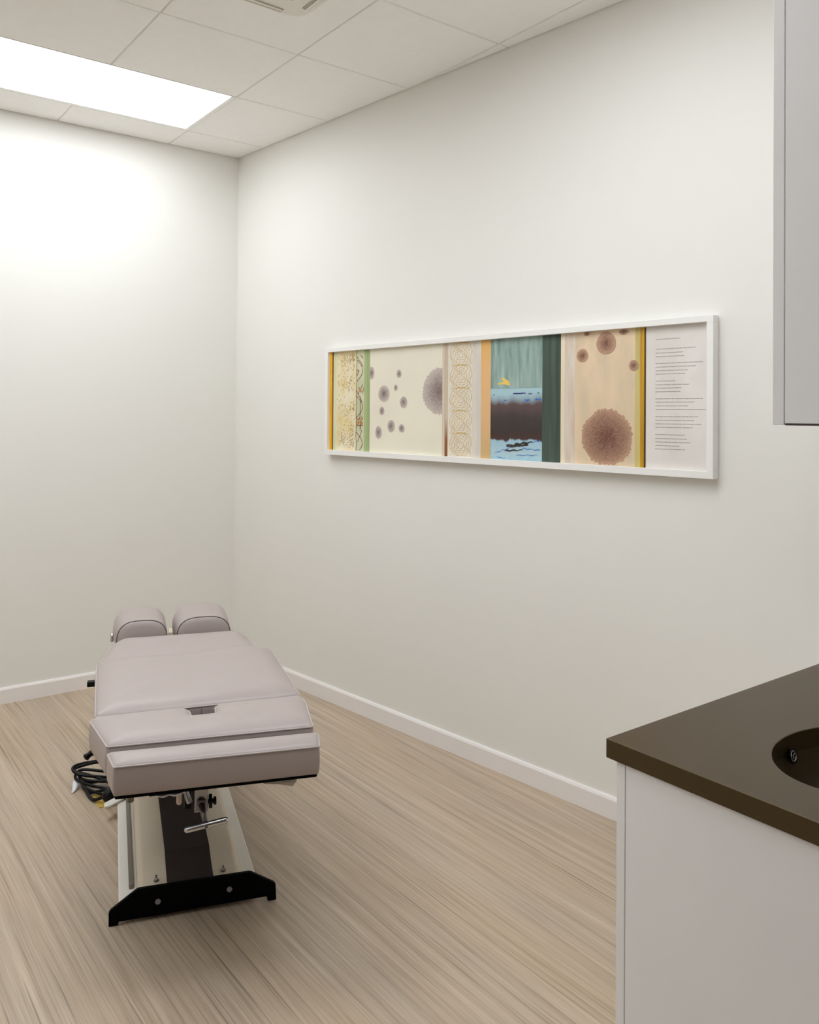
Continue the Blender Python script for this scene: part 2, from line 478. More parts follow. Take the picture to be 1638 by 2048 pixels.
def base_cabinet():
    t = thing('vanity_cabinet', 'cool white laminate vanity cabinet under the brown worktop', 'cabinet', (VX, VY, 0))
    D = VY-YN
    xr = right_x(VY)-VX-.004
    bm = nb(); box(bm, 0, -D+.001, 0.0, 0.018, -0.0225, 0.8215)
    obj('end_panel', bm, M['laminate'], t, bevel=0.0008)
    bm = nb(); box(bm, 0.0182, -D+.001, 0.10, xr-.02, -0.024, 0.118); box(bm, 0.0182, -D+.001, 0.118, xr-.02, -D+.012, 0.8215)
    box(bm, xr-.038, -D+.012, 0.118, xr-.02, -.024, .8215); box(bm, .0182, -.09, .80, xr-.038, -.024, .8215)
    obj('carcass', bm, M['laminate'], t)
    bm = nb(); box(bm, 0.018, -D+.05, 0, xr-.02, -0.07, 0.10)
    obj('toe_kick', bm, M['laminate'], t)
    w = (xr-.006)/2
    for k in range(2):
        bm = nb(); box(bm, 0.0005+k*(w+.003), -0.020, 0.0 if k == 9 else 0.10, 0.0005+k*(w+.003)+w, 0, 0.8185)
        d = obj('door', bm, M['laminate'], t, bevel=0.001)
        xh = 0.0005+k*(w+.003)+(w-.04 if k == 0 else .04)
        bm = nb(); tube(bm, spline([(xh, 0, .60), (xh, .028, .605), (xh, .03, .66), (xh, .028, .715), (xh, 0, .72)], 5), .005, 10)
        obj('handle', bm, M['steel'], d, smooth=True)
    return t
base_cabinet()

def wall_cabinet():
    yf = -3.627; z0, z1 = 1.4825, 2.42
    t = thing('wall_cabinet', 'pale grey laminate wall cabinet high above the vanity worktop', 'cabinet', (VX, yf, z0))
    D = yf-YN; hh = z1-z0; xr = right_x(yf)-VX-.004
    bm = nb(); box(bm, 0, -D+.001, 0.0015, 0.018, -0.0215, hh)
    e = obj('end_panel', bm, M['laminate'], t, bevel=0.0006)
    bm = nb(); box(bm, 0.001, -D+.001, -0.0018, 0.017, -0.0215, 0.0015)
    obj('bottom_edge', bm, M['edge_brown'], e)  # thin dark brown strip along the lower edge of the end panel
    bm = nb(); box(bm, 0.018, -D+.001, 0.004, xr-.02, -0.0215, hh)
    obj('carcass', bm, M['laminate'], t)
    w = (xr-.006)/2
    for k in range(2):
        bm = nb(); box(bm, 0.0005+k*(w+.003), -0.0195, -0.001, 0.0005+k*(w+.003)+w, 0, hh)
        obj('door', bm, M['laminate'], t, bevel=0.0008)
    return t
wall_cabinet()

# ------------------------------------------------------------------ framed long artwork
def art_mat(name, c0, c1, sx=8, sz=8, detail=4, lo=.35, hi=.65, rough=.6):
    m = bpy.data.materials.new(name); m.use_nodes = True; nt = m.node_tree; b = nt.nodes['Principled BSDF']
    tc = nt.nodes.new('ShaderNodeTexCoord'); mp = nt.nodes.new('ShaderNodeMapping'); mp.inputs['Scale'].default_value = (sx, 1, sz)
    n = nt.nodes.new('ShaderNodeTexNoise'); n.inputs['Scale'].default_value = 1; n.inputs['Detail'].default_value = detail
    r = nt.nodes.new('ShaderNodeValToRGB'); r.color_ramp.elements[0].position = lo; r.color_ramp.elements[1].position = hi
    r.color_ramp.elements[0].color = c0; r.color_ramp.elements[1].color = c1
    L = nt.links; L.new(tc.outputs['Object'], mp.inputs[0]); L.new(mp.outputs[0], n.inputs['Vector']); L.new(n.outputs['Fac'], r.inputs[0]); L.new(r.outputs[0], b.inputs['Base Color'])
    b.inputs['Roughness'].default_value = rough
    return m

def art_z_mat(name, stops, amp=0.02, sx=30, sz=2):
    """colour changes with height on the sheet (a painted landscape), blurred by streaks"""
    m = bpy.data.materials.new(name); m.use_nodes = True; nt = m.node_tree; b = nt.nodes['Principled BSDF']; L = nt.links
    tc = nt.nodes.new('ShaderNodeTexCoord'); sep = nt.nodes.new('ShaderNodeSeparateXYZ'); L.new(tc.outputs['Object'], sep.inputs[0])
    mp = nt.nodes.new('ShaderNodeMapping'); mp.inputs['Scale'].default_value = (sx, 1, sz); L.new(tc.outputs['Object'], mp.inputs[0])
    n = nt.nodes.new('ShaderNodeTexNoise'); n.inputs['Scale'].default_value = 1; n.inputs['Detail'].default_value = 3; L.new(mp.outputs[0], n.inputs['Vector'])
    a = nt.nodes.new('ShaderNodeMath'); a.operation = 'MULTIPLY_ADD'; a.inputs[1].default_value = amp*2; L.new(n.outputs['Fac'], a.inputs[0])
    L.new(sep.outputs[2], a.inputs[2])
    s = nt.nodes.new('ShaderNodeMath'); s.operation = 'MULTIPLY_ADD'; s.inputs[1].default_value = 1/0.553; s.inputs[2].default_value = -amp/0.553
    L.new(a.outputs[0], s.inputs[0])
    r = nt.nodes.new('ShaderNodeValToRGB'); cr = r.color_ramp
    while len(cr.elements) < len(stops): cr.elements.new(.5)
    for e, (p, c) in zip(cr.elements, stops): e.position = p/0.553; e.color = c
    L.new(s.outputs[0], r.inputs[0]); L.new(r.outputs[0], b.inputs['Base Color']); b.inputs['Roughness'].default_value = .6
    return m

def spot_mat(name, c_edge, c_core):
    """pigment that deepens towards the middle of each painted spot, with fine fibres"""
    m = bpy.data.materials.new(name); m.use_nodes = True; nt = m.node_tree; b = nt.nodes['Principled BSDF']; L = nt.links
    at = nt.nodes.new('ShaderNodeAttribute'); at.attribute_name = 'pigment'
    tc = nt.nodes.new('ShaderNodeTexCoord'); n = nt.nodes.new('ShaderNodeTexNoise'); n.inputs['Scale'].default_value = 130; n.inputs['Detail'].default_value = 3
    L.new(tc.outputs['Object'], n.inputs['Vector'])
    a = nt.nodes.new('ShaderNodeMath'); a.operation = 'MULTIPLY_ADD'; a.inputs[1].default_value = .9; a.inputs[2].default_value = -.45; L.new(n.outputs['Fac'], a.inputs[0])
    s = nt.nodes.new('ShaderNodeMath'); s.operation = 'ADD'; L.new(a.outputs[0], s.inputs[0]); L.new(at.outputs['Fac'], s.inputs[1])
    r = nt.nodes.new('ShaderNodeValToRGB'); r.color_ramp.elements[0].position = .05; r.color_ramp.elements[1].position = .95
    r.color_ramp.elements[0].color = c_edge; r.color_ramp.elements[1].color = c_core
    L.new(s.outputs[0], r.inputs[0]); L.new(r.outputs[0], b.inputs['Base Color']); b.inputs['Roughness'].default_value = .6
    return m

def artwork():
    ang = math.atan2(-1, -B1)     # local x runs along the wall towards the vanity, local -y faces the room
    y0 = -0.645-.0
    # wall point at s = 0
    nrm = Vector((-1, B1, 0)).normalized()
    p = Vector((0.498, -0.645, 0)) - nrm*0.04
    t = thing('framed_artwork', 'long white framed collage artwork of coloured fabric panels on the right wall', 'picture', (p.x, p.y, 1.286), ang)
    W, Hh, D, f = 2.128, 0.553, 0.040, 0.024
    zb, zt = 0.025, Hh-0.022
    bm = nb()
    box(bm, 0, -D, 0, W, -.001, zb); obj('bottom_rail', bm, M['frame_white'], t, bevel=.001)
    bm = nb(); box(bm, 0, -D, zt, W, -.001, Hh); obj('top_rail', bm, M['frame_white'], t, bevel=.001)
    bm = nb(); box(bm, 0, -D, zb, f, -.001, zt); obj('side_rail', bm, M['frame_white'], t, bevel=.001)
    bm = nb(); box(bm, W-f, -D, zb, W, -.001, zt); obj('side_rail', bm, M['frame_white'], t, bevel=.001)
    bm = nb(); box(bm, f, -.014, zb, W-f, -.001, zt); obj('backing_board', bm, M['frame_white'], t)
    YF = -0.020
    def panel(name, s0, s1, m, y=YF, z0=zb, z1=zt, extra=None):
        bm = nb(); box(bm, s0, y, z0, s1, -.0145, z1)
        ms = [m]
        if extra: ms += extra(bm, y)
        return obj(name, bm, ms, t)
    def flat(bm, pts, y, mi, dy=.0006):
        v = [bm.verts.new((x, y-dy, z)) for x, z in pts]; f_ = bm.faces.new(v); f_.material_index = mi
        w = [bm.verts.new((x, y, z)) for x, z in pts]
        for i in range(len(pts)):
            g = bm.faces.new((v[i], w[i], w[(i+1) % len(pts)], v[(i+1) % len(pts)])); g.material_index = mi
        return f_
    def ribbon(bm, pts, w, y, mi, dy=.0006, vary=0):
        P = [Vector((a, 0, b)) for a, b in pts]; prev = None
        for i, q in enumerate(P):
            d = (P[min(i+1, len(P)-1)]-P[max(i-1, 0)]); d.normalize(); n_ = Vector((-d.z, 0, d.x))
            ww = w*(1+vary*(random.random()-.5))
            a = bm.verts.new(q+n_*ww/2+Vector((0, y-dy, 0))); b = bm.verts.new(q-n_*ww/2+Vector((0, y-dy, 0)))
            if prev: fc = bm.faces.new((prev[0], a, b, prev[1])); fc.material_index = mi
            prev = (a, b)
    g1 = lambda *c: srgb(*c)
    # 1 yellow strip and brown fold
    panel('fabric_strip', f, 0.040, art_mat('amber_cloth', g1(240, 172, 8), g1(252, 194, 20), 3, 6), YF-.004)
    panel('fabric_strip', 0.040, 0.050, art_mat('brown_fold', g1(110, 78, 40), g1(150, 110, 70), 60, 2), YF)
    panel('fabric_strip', 0.050, 0.077, art_mat('pale_green_cloth', g1(196, 206, 160), g1(226, 226, 196), 40, 2), YF)
    # 2 speckled cream with trellis
    cream = art_mat('speckled_cream', g1(226, 206, 150), g1(232, 222, 196), 14, 9)
    def specks(bm, y):
        for band in ((0.465, 0.055), (0.36, 0.06), (0.235, 0.055), (0.115, 0.06), (0.50, .03), (0.07, .04)):
            for k in range(62):
                x = 0.112+random.random()**.8*0.108; z = band[0]+random.gauss(0, band[1]*.45)
                if not zb+.01 < z < zt-.01: continue
                a = random.uniform(-.9, .9)+1.0; l = random.uniform(.003, .0062); w = random.uniform(.0009, .0017)
                dx, dz = math.cos(a)*l, math.sin(a)*l; nx, nz = -math.sin(a)*w, math.cos(a)*w
                flat(bm, [(x-dx, z-dz), (x+nx, z+nz), (x+dx, z+dz), (x-nx, z-nz)], y, 1, .0003)
        for k in range(26):
            x = 0.082+random.random()*0.03; z = random.uniform(zb+.02, zt-.02)
            flat(bm, [(x+.006*math.cos(q)*random.uniform(.6, 1.2), z+.008*math.sin(q)*random.uniform(.6, 1.2)) for q in [i*PI/4 for i in range(8)]], y, 2, .0002)
        return [mat('speck_brown', g1(120, 96, 62)), mat('ochre_wash', g1(222, 200, 138))]
    panel('fabric_strip', 0.077, 0.229, cream, extra=specks)
    def trellis(bm, y):
        amp = 0.030; x0 = 0.236; per = 0.182
        for c in (zb+.04, zb+.04+per, zb+.04+2*per):
            arc = [(x0+.048*math.sin(PI*k/16), c-.055+.11*k/16) for k in range(17)]
            ribbon(bm, [q for q in arc if zb < q[1] < zt], .0042, y, 1, vary=.5)
        ribbon(bm, [(x0+.002*math.sin(i), zb+.003+(zt-zb-.006)*i/30) for i in range(31)], .0032, y, 1, vary=.5)
        for a, b, c, d in ((.0, .50, .052, .45), (.05, .36, .01, .31), (0, .33, .045, .27), (0, .14, .03, .20), (.045, .20, .03, .13), (.03, .30, .03, .14), (.045, .13, .01, .07), (.0, .40, .02, .43), (.0, .17, .05, .17), (.0, .155, .05, .155), (.045, .31, .06, .35), (.03, .505, .05, .49)):
            ribbon(bm, [(x0+a+(c-a)*k/6, b+(d-b)*k/6+.002*math.sin(k*2)) for k in range(7) if zb < b+(d-b)*k/6 < zt], .0042, y, 1, vary=.5)
        for a, b in ((.012, .165), (.03, .168), (.045, .162), (.01, .185), (.045, .188), (.02, .34), (.035, .325), (.01, .43)):
            flat(bm, [(x0+a+.0075*math.cos(q), b+.007*math.sin(q)) for q in [i*PI/4 for i in range(8)]], y, 2, .0008)
        return [mat('trellis_brown', g1(134, 92, 60)), mat('trellis_orange', g1(198, 140, 80))]
    panel('fabric_strip', 0.229, 0.296, art_mat('sage_cloth', g1(192, 196, 158), g1(214, 212, 184), 10, 6), extra=trellis)
    panel('fabric_strip', 0.296, 0.338, art_mat('green_cloth', g1(138, 158, 100), g1(176, 192, 138), 30, 1), YF-.001)
    # 3 cream sheet with grey mould-like spots
    def spot(bm, lay, x, z, rx, rz, y, mi, spikes=0, clipx=None, core=(0, 0), n=60, power=1.0):
        prev = None; R = 7
        rg = []
        for k in range(n):
            th = 2*PI*k/n; w = 1+.015*math.sin(3*th+x*50)+.01*math.sin(5*th+z*90)
            rg.append((math.cos(th)*w, math.sin(th)*w))
        cv = bm.verts.new((x+core[0], y-.0008, z+core[1])); cv[lay] = 1
        for q in range(1, R+1):
            s = q/R; ring = []
            for k in range(n):
                ss = s
                if q == R and spikes: ss = 1.0+(.045 if random.random() < .3 else random.uniform(-.02, .006))
                px = x+core[0]*(1-s)+rg[k][0]*rx*ss; pz = z+core[1]*(1-s)+rg[k][1]*rz*ss
                if clipx is not None: px = min(px, clipx)
                pz = min(max(pz, zb+.0005), zt-.0005)
                v = bm.verts.new((px, y-(.0008 if q < R else .0006), pz)); v[lay] = max(0, (1-s))**power
                ring.append(v)
            if prev is None:
                for k in range(n): bm.faces.new((cv, ring[k], ring[(k+1) % n])).material_index = mi
            else:
                for k in range(n): bm.faces.new((prev[k], ring[k], ring[(k+1) % n], prev[(k+1) % n])).material_index = mi
            prev = ring
    def spots_panel(name, s0, s1, m, smat, lst, y=YF):
        bm = nb(); lay = bm.verts.layers.float.new('pigment')
        box(bm, s0, y, zb, s1, -.0145, zt)
        for a in lst: spot(bm, lay, *a[:4], y, 1, **(a[4] if len(a) > 4 else {}))
        return obj(name, bm, [m, smat], t)
    grey = spot_mat('grey_spot_ink', g1(196, 184, 176), g1(124, 108, 104))
    Z = lambda z: z-1.286
    spots_panel('art_sheet', 0.338, 0.841, art_mat('ivory_paper', g1(228, 222, 204), g1(234, 228, 208), 3, 3), grey, [
        (0.338+.012, Z(1.700), .022, .031), (0.444, Z(1.596), .041, .040), (0.551, Z(1.690), .018, .020), (0.529, Z(1.624), .0135, .0155),
        (0.584, Z(1.554), .026, .028), (0.430, Z(1.513), .018, .021), (0.497, Z(1.440), .026, .030), (0.571, Z(1.431), .0195, .019), (0.406, Z(1.408), .024, .031),
        (0.823, Z(1.602), .108, .105, dict(spikes=1, clipx=.8405, core=(-.0, .0), n=96, power=.8))])
    panel('fabric_strip', 0.841, 0.857, art_mat('beige_fold', g1(206, 190, 168), g1(222, 208, 188), 60, 1), YF-.002)
    panel('fabric_strip', 0.857, 0.8735, art_z_mat('brown_fold_low', [(0, g1(120, 70, 30)), (.10, g1(150, 90, 50)), (.2, g1(205, 190, 168)), (.5, g1(200, 184, 162))], .004), YF-.001)
    # 4 lace strip
    def lace(bm, y):
        for q in range(5):
            z0_ = zb+.004+q*.1; 
            cx = 0.952
            for rr in (.062, .048, .034, .02):
                for s in (-1, 1):
                    pts = [(cx+rr*1.05*math.cos(th)*(1+.06*math.sin(6*th)), z0_+.05+rr*.8*math.sin(th)*(1+.06*math.sin(5*th))) for th in [2*PI*k/36 for k in range(37)]]
                pts = [(a, min(max(b, zb), zt-.001)) for a, b in pts]
                ribbon(bm, pts, .0012, y, 1, vary=.8)
            for k in range(9):
                a = cx-.062+.124*k/8
                pts = [(a+.012*math.sin(i*.9+k), z0_+.1*i/10) for i in range(11)]
                pts = [(max(min(u_, 1.016), .887), min(max(w_, zb), zt-.001)) for u_, w_ in pts]
                ribbon(bm, pts, .0011, y, 1, vary=.8)
            if zb < z0_+.1 < zt:
                ribbon(bm, [(cx-.05+.01*i, min(z0_+.099+.003*math.sin(i*2), zt-.001)) for i in range(11)], .0026, y, 1, vary=.9)
        return [mat('lace_ochre', g1(214, 176, 96))]
    panel('fabric_strip', 0.8735, 1.021, art_mat('lace_ground', g1(230, 222, 204), g1(222, 216, 202), 20, 14), extra=lace)
    panel('fabric_strip', 1.021, 1.072, art_mat('pearl_grey_cloth', g1(206, 200, 190), g1(220, 214, 202), 22, 3), YF-.0005)
    panel('fabric_strip', 1.072, 1.127, art_z_mat('apricot_cloth', [(0, g1(206, 172, 120)), (.2, g1(222, 180, 130)), (.4, g1(230, 182, 124)), (.53, g1(226, 176, 100))], .03, 40, 3), YF-.001)
    # 5 painted landscape sheet
    def brushes(bm, y):
        for a, b, c, w in ((1.25, .3, 1.30, .004), (1.292, .301, 1.315, .004), (1.33, .298, 1.35, .004), (1.375, .301, 1.385, .003), (1.142, .296, 1.15, .003)):
            ribbon(bm, [(a+(c-a)*k/5, b+.001*math.sin(k*3)) for k in range(6)], w, y, 3, vary=.8)
        for a, b, c, w in ((1.31, .272, 1.335, .006), (1.365, .275, 1.395, .005), (1.20, .272, 1.215, .004)):
            ribbon(bm, [(a+(c-a)*k/5, b+.002*math.sin(k*2)) for k in range(6)], w, y, 2, vary=.9)
        def stroke(x0, z0_, x1, z1_, w, mi):
            ribbon(bm, [(x0+(x1-x0)*k/12, z0_+(z1_-z0_)*k/12+.002*math.sin(k*1.3)) for k in range(13)], w, y, mi, vary=.9)
        stroke(1.215, .082, 1.33, .090, .010, 4); stroke(1.26, .09, 1.35, .102, .007, 4); stroke(1.205, .062, 1.30, .068, .006, 4)
        stroke(1.15, .05, 1.24, .078, .0022, 2); stroke(1.27, .045, 1.38, .05, .002, 2); stroke(1.30, .075, 1.39, .07, .003, 2); stroke(1.16, .035, 1.21, .03, .002, 2)
        stroke(1.34, .10, 1.395, .11, .0022, 2)
        return [mat('yellow_brush', g1(236, 202, 92)), mat('blue_brush', g1(50, 110, 190)), mat('indigo_brush', g1(46, 40, 110)), mat('dark_brush', g1(52, 44, 40))]
    top_teal = g1(104, 138, 124)
    paint = art_z_mat('painted_landscape', [(0.0, g1(142, 186, 206)), (.05, g1(176, 204, 214)), (.103, g1(160, 196, 214)), (.110, g1(70, 42, 34)), (.14, g1(54, 42, 38)), (.20, g1(60, 50, 46)), (.255, g1(92, 72, 72)), (.283, g1(150, 176, 188)), (.300, g1(166, 200, 208)), (.553, g1(160, 196, 206))], .026, 22, 4)
    panel('art_sheet', 1.127, 1.400, paint, extra=brushes)
    panel('art_sheet', 1.127, 1.400, art_mat('teal_paint', g1(118, 146, 136), g1(164, 186, 181), 34, 5, 3), YF-.0009, z0=.323)
    # the teal sheet carries the small yellow mark, so lift the mark onto it
    bm = nb(); flat(bm, [(1.165, .3445), (1.185, .347), (1.20, .352), (1.186, .366), (1.197, .3685), (1.21, .36), (1.228, .352), (1.232, .335), (1.222, .3335), (1.212, .338), (1.195, .3405), (1.172, .3385)], YF-.0009, 0)
    obj('yellow_mark', bm, mat('yellow_brush_top', g1(236, 202, 92)), t)
    panel('fabric_strip', 1.400, 1.490, art_mat('dark_green_cloth', g1(50, 66, 58), g1(76, 94, 80), 30, 1.5, 3), YF-.0012)
    # 6 cream edge, grey pink strip, peach sheet with brown spots
    panel('fabric_strip', 1.490, 1.509, art_mat('cream_edge', g1(228, 214, 184), g1(236, 226, 204), 60, 2), YF-.0005)
    panel('fabric_strip', 1.509, 1.557, art_mat('blush_cloth', g1(206, 186, 166), g1(222, 210, 196), 26, 4, 3), YF)
    brown = spot_mat('brown_spot_ink', g1(186, 148, 122), g1(112, 74, 58))
    spots_panel('art_sheet', 1.557, 1.820, art_mat('peach_paper', g1(212, 192, 162), g1(228, 204, 172), 12, 5, 3), brown, [
        (1.697, Z(1.769), .043, .043), (1.591, Z(1.727), .0265, .026), (1.611, Z(1.818)-.008, .015, .009), (1.772, Z(1.818)-.012, .021, .011),
        (1.700, Z(1.416)+.0, .110, .104, dict(spikes=1, n=108, power=.55))], YF-.0003)
    def small_spot(bm, y): return []
    panel('fabric_strip', 1.820, 1.842, art_mat('olive_yellow_cloth', g1(186, 166, 96), g1(206, 190, 122), 40, 2), YF)
    panel('fabric_strip', 1.842, 1.858, art_mat('mustard_cloth', g1(176, 128, 14), g1(206, 156, 24), 40, 2), YF-.002)
    panel('fabric_strip', 1.858, 1.8635, art_mat('dark_fold', g1(50, 44, 20), g1(80, 70, 30), 40, 2), YF)
    bm = nb(); lay = bm.verts.layers.float.new('pigment'); spot(bm, lay, 1.814, Z(1.681), .0195, .020, YF-.0006, 0); obj('painted_spot', bm, brown, t)
    # 7 text sheet: rows of small illegible handwriting
    rows = [(1.77, 1.997), (1.735, 2.057), (1.721, 2.006), (1.708, 2.01), (1.684, 2.08), (1.671, 2.054), (1.658, 2.025), (1.646, 2.015), (1.621, 1.98), (1.608, 2.035), (1.596, 2.001), (1.583, 1.998), (1.558, 2.085), (1.546, 2.052), (1.533, 2.027), (1.52, 2.100), (1.495, 2.064), (1.482, 2.049), (1.469, 2.076), (1.457, 2.044), (1.431, 2.015), (1.417, 2.025), (1.405, 2.036), (1.392, 1.994), (1.38, 2.015)]
    def text(bm, y):
        for z, x1 in rows:
            x = 1.902
            while x < x1-.004:
                wl = min(random.uniform(.012, .034), x1-x)
                n_ = max(3, int(wl/.0012))
                ribbon(bm, [(x+wl*k/n_, Z(z)+(.0014 if k % 2 else -.0012)*random.uniform(.3, 1)) for k in range(n_+1)], .0019, y, 1, .0003, vary=.5)
                x += wl+.0022
        return [mat('faded_ink', g1(158, 148, 145))]
    panel('text_sheet', 1.8635, W-f, art_mat('off_white_paper', g1(220, 214, 208), g1(228, 224, 220), 8, 5), YF+.001, extra=text)
    return t
artwork()

# ------------------------------------------------------------------ treatment table
def cushion_mesh(name, outline, z0, z1, crown, lam, parent, bulge=0.004, step=0.016, lobes=None, piping=True, m=None):
    """padded section: outline in xy, flat bottom at z0, seam at z1, padded crown above it"""
    out = [Vector(p) for p in outline]
    # densify
    dense = []
    for i, p in enumerate(out):
        q = out[(i+1) % len(out)]; n = max(1, int((q-p).length/.014))
        for k in range(n): dense.append(p+(q-p)*k/n)
    n = len(dense)
    def dist(v):
        best = 9
        for i in range(len(out)):
            a, b = out[i], out[(i+1) % len(out)]; ab = b-a; t = max(0, min(1, (v-a).dot(ab)/ab.length_squared))
            best = min(best, (a+ab*t-v).length)
        return best
    def inside(v):
        c = False
        for i in range(len(out)):
            a, b = out[i], out[(i+1) % len(out)]
            if (a.y > v.y) != (b.y > v.y) and v.x < (b.x-a.x)*(v.y-a.y)/(b.y-a.y)+a.x: c = not c
        return c
    xs = [p.x for p in out]; ys = [p.y for p in out]
    pts = list(dense)
    # rings just inside the seam so the roll-over stays smooth, then a grid
    x = min(xs)
    gx = int((max(xs)-min(xs))/step)+1; gy = int((max(ys)-min(ys))/step)+1
    for i in range(gx+1):
        for j in range(gy+1):
            v = Vector((min(xs)+i*step, min(ys)+j*step))
            if inside(v) and dist(v) > .019: pts.append(v)
    for d in (.0035, .0085, .014):
        for i in range(n):
            a, b = dense[i-1], dense[(i+1) % n]; tt = (b-a).normalized(); nn = Vector((-tt.y, tt.x)); v = dense[i]+nn*d
            if inside(v) and dist(v) > d*.85: pts.append(v)
    edges = [(i, (i+1) % n) for i in range(n)]
    vs_, es_, fs_, *_ = geometry.delaunay_2d_cdt(pts, edges, [], 1, 1e-6)
    bm = nb(); vv = []
    cx, cy = (min(xs)+max(xs))/2, (min(ys)+max(ys))/2; wx, wy = (max(xs)-min(xs))/2, (max(ys)-min(ys))/2
    for v in vs_:
        d = dist(v); h = crown*(1-math.exp(-d/lam))
        h += min(d, .006)*.5
        if lobes: h += lobes(v.x, v.y)*min(1, d/.05)
        vv.append(bm.verts.new((v.x, v.y, z1+h)))
    for f in fs_: bm.faces.new([vv[i] for i in f])
    # side walls
    key = {(round(v.x, 5), round(v.y, 5)): vv[i] for i, v in enumerate(vs_)}
    top = []
    for p in dense:
        k = (round(p.x, 5), round(p.y, 5)); top.append(key.get(k) or min(vv, key=lambda q: (q.co.x-p.x)**2+(q.co.y-p.y)**2))
    levels = [(z1-.012, bulge*.6), ((z0+z1)/2, bulge), (z0+.014, bulge*.5), (z0+.003, -.002), (z0, -.008)]
    prev = top
    for z, o_ in levels:
        ring = []
        for i, p in enumerate(dense):
            a, b = dense[i-1], dense[(i+1) % n]; tt = (b-a).normalized(); nn = Vector((-tt.y, tt.x)); q = p-nn*o_
            ring.append(bm.verts.new((q.x, q.y, z)))
        for i in range(n): bm.faces.new((prev[i], prev[(i+1) % n], ring[(i+1) % n], ring[i]))
        prev = ring
    bm.faces.new(prev)
    o = obj(name, bm, m or M['vinyl'], parent, smooth=True)
    # keep the seam crisp
    if piping:
        bm = nb(); tube(bm, [(p.x, p.y, z1+.0005) for p in dense], .0024, 8, closed=True)
        obj('piping', bm, M['vinyl_pipe'], o, smooth=True)
    return o, dense

def board(outline, z0, z1, inset, parent):
    cx = sum(p[0] for p in outline)/len(outline); cy = sum(p[1] for p in outline)/len(outline)
    xs = [p[0] for p in outline]; ys = [p[1] for p in outline]
    wx, wy = (max(xs)-min(xs))/2, (max(ys)-min(ys))/2
    pl = [(cx+(x-cx)*(1-inset/wx), cy+(y-cy)*(1-inset/wy)) for x, y in outline]
    bm = nb(); prism(bm, pl, z0, z1); return obj('cushion_board', bm, M['black'], parent)

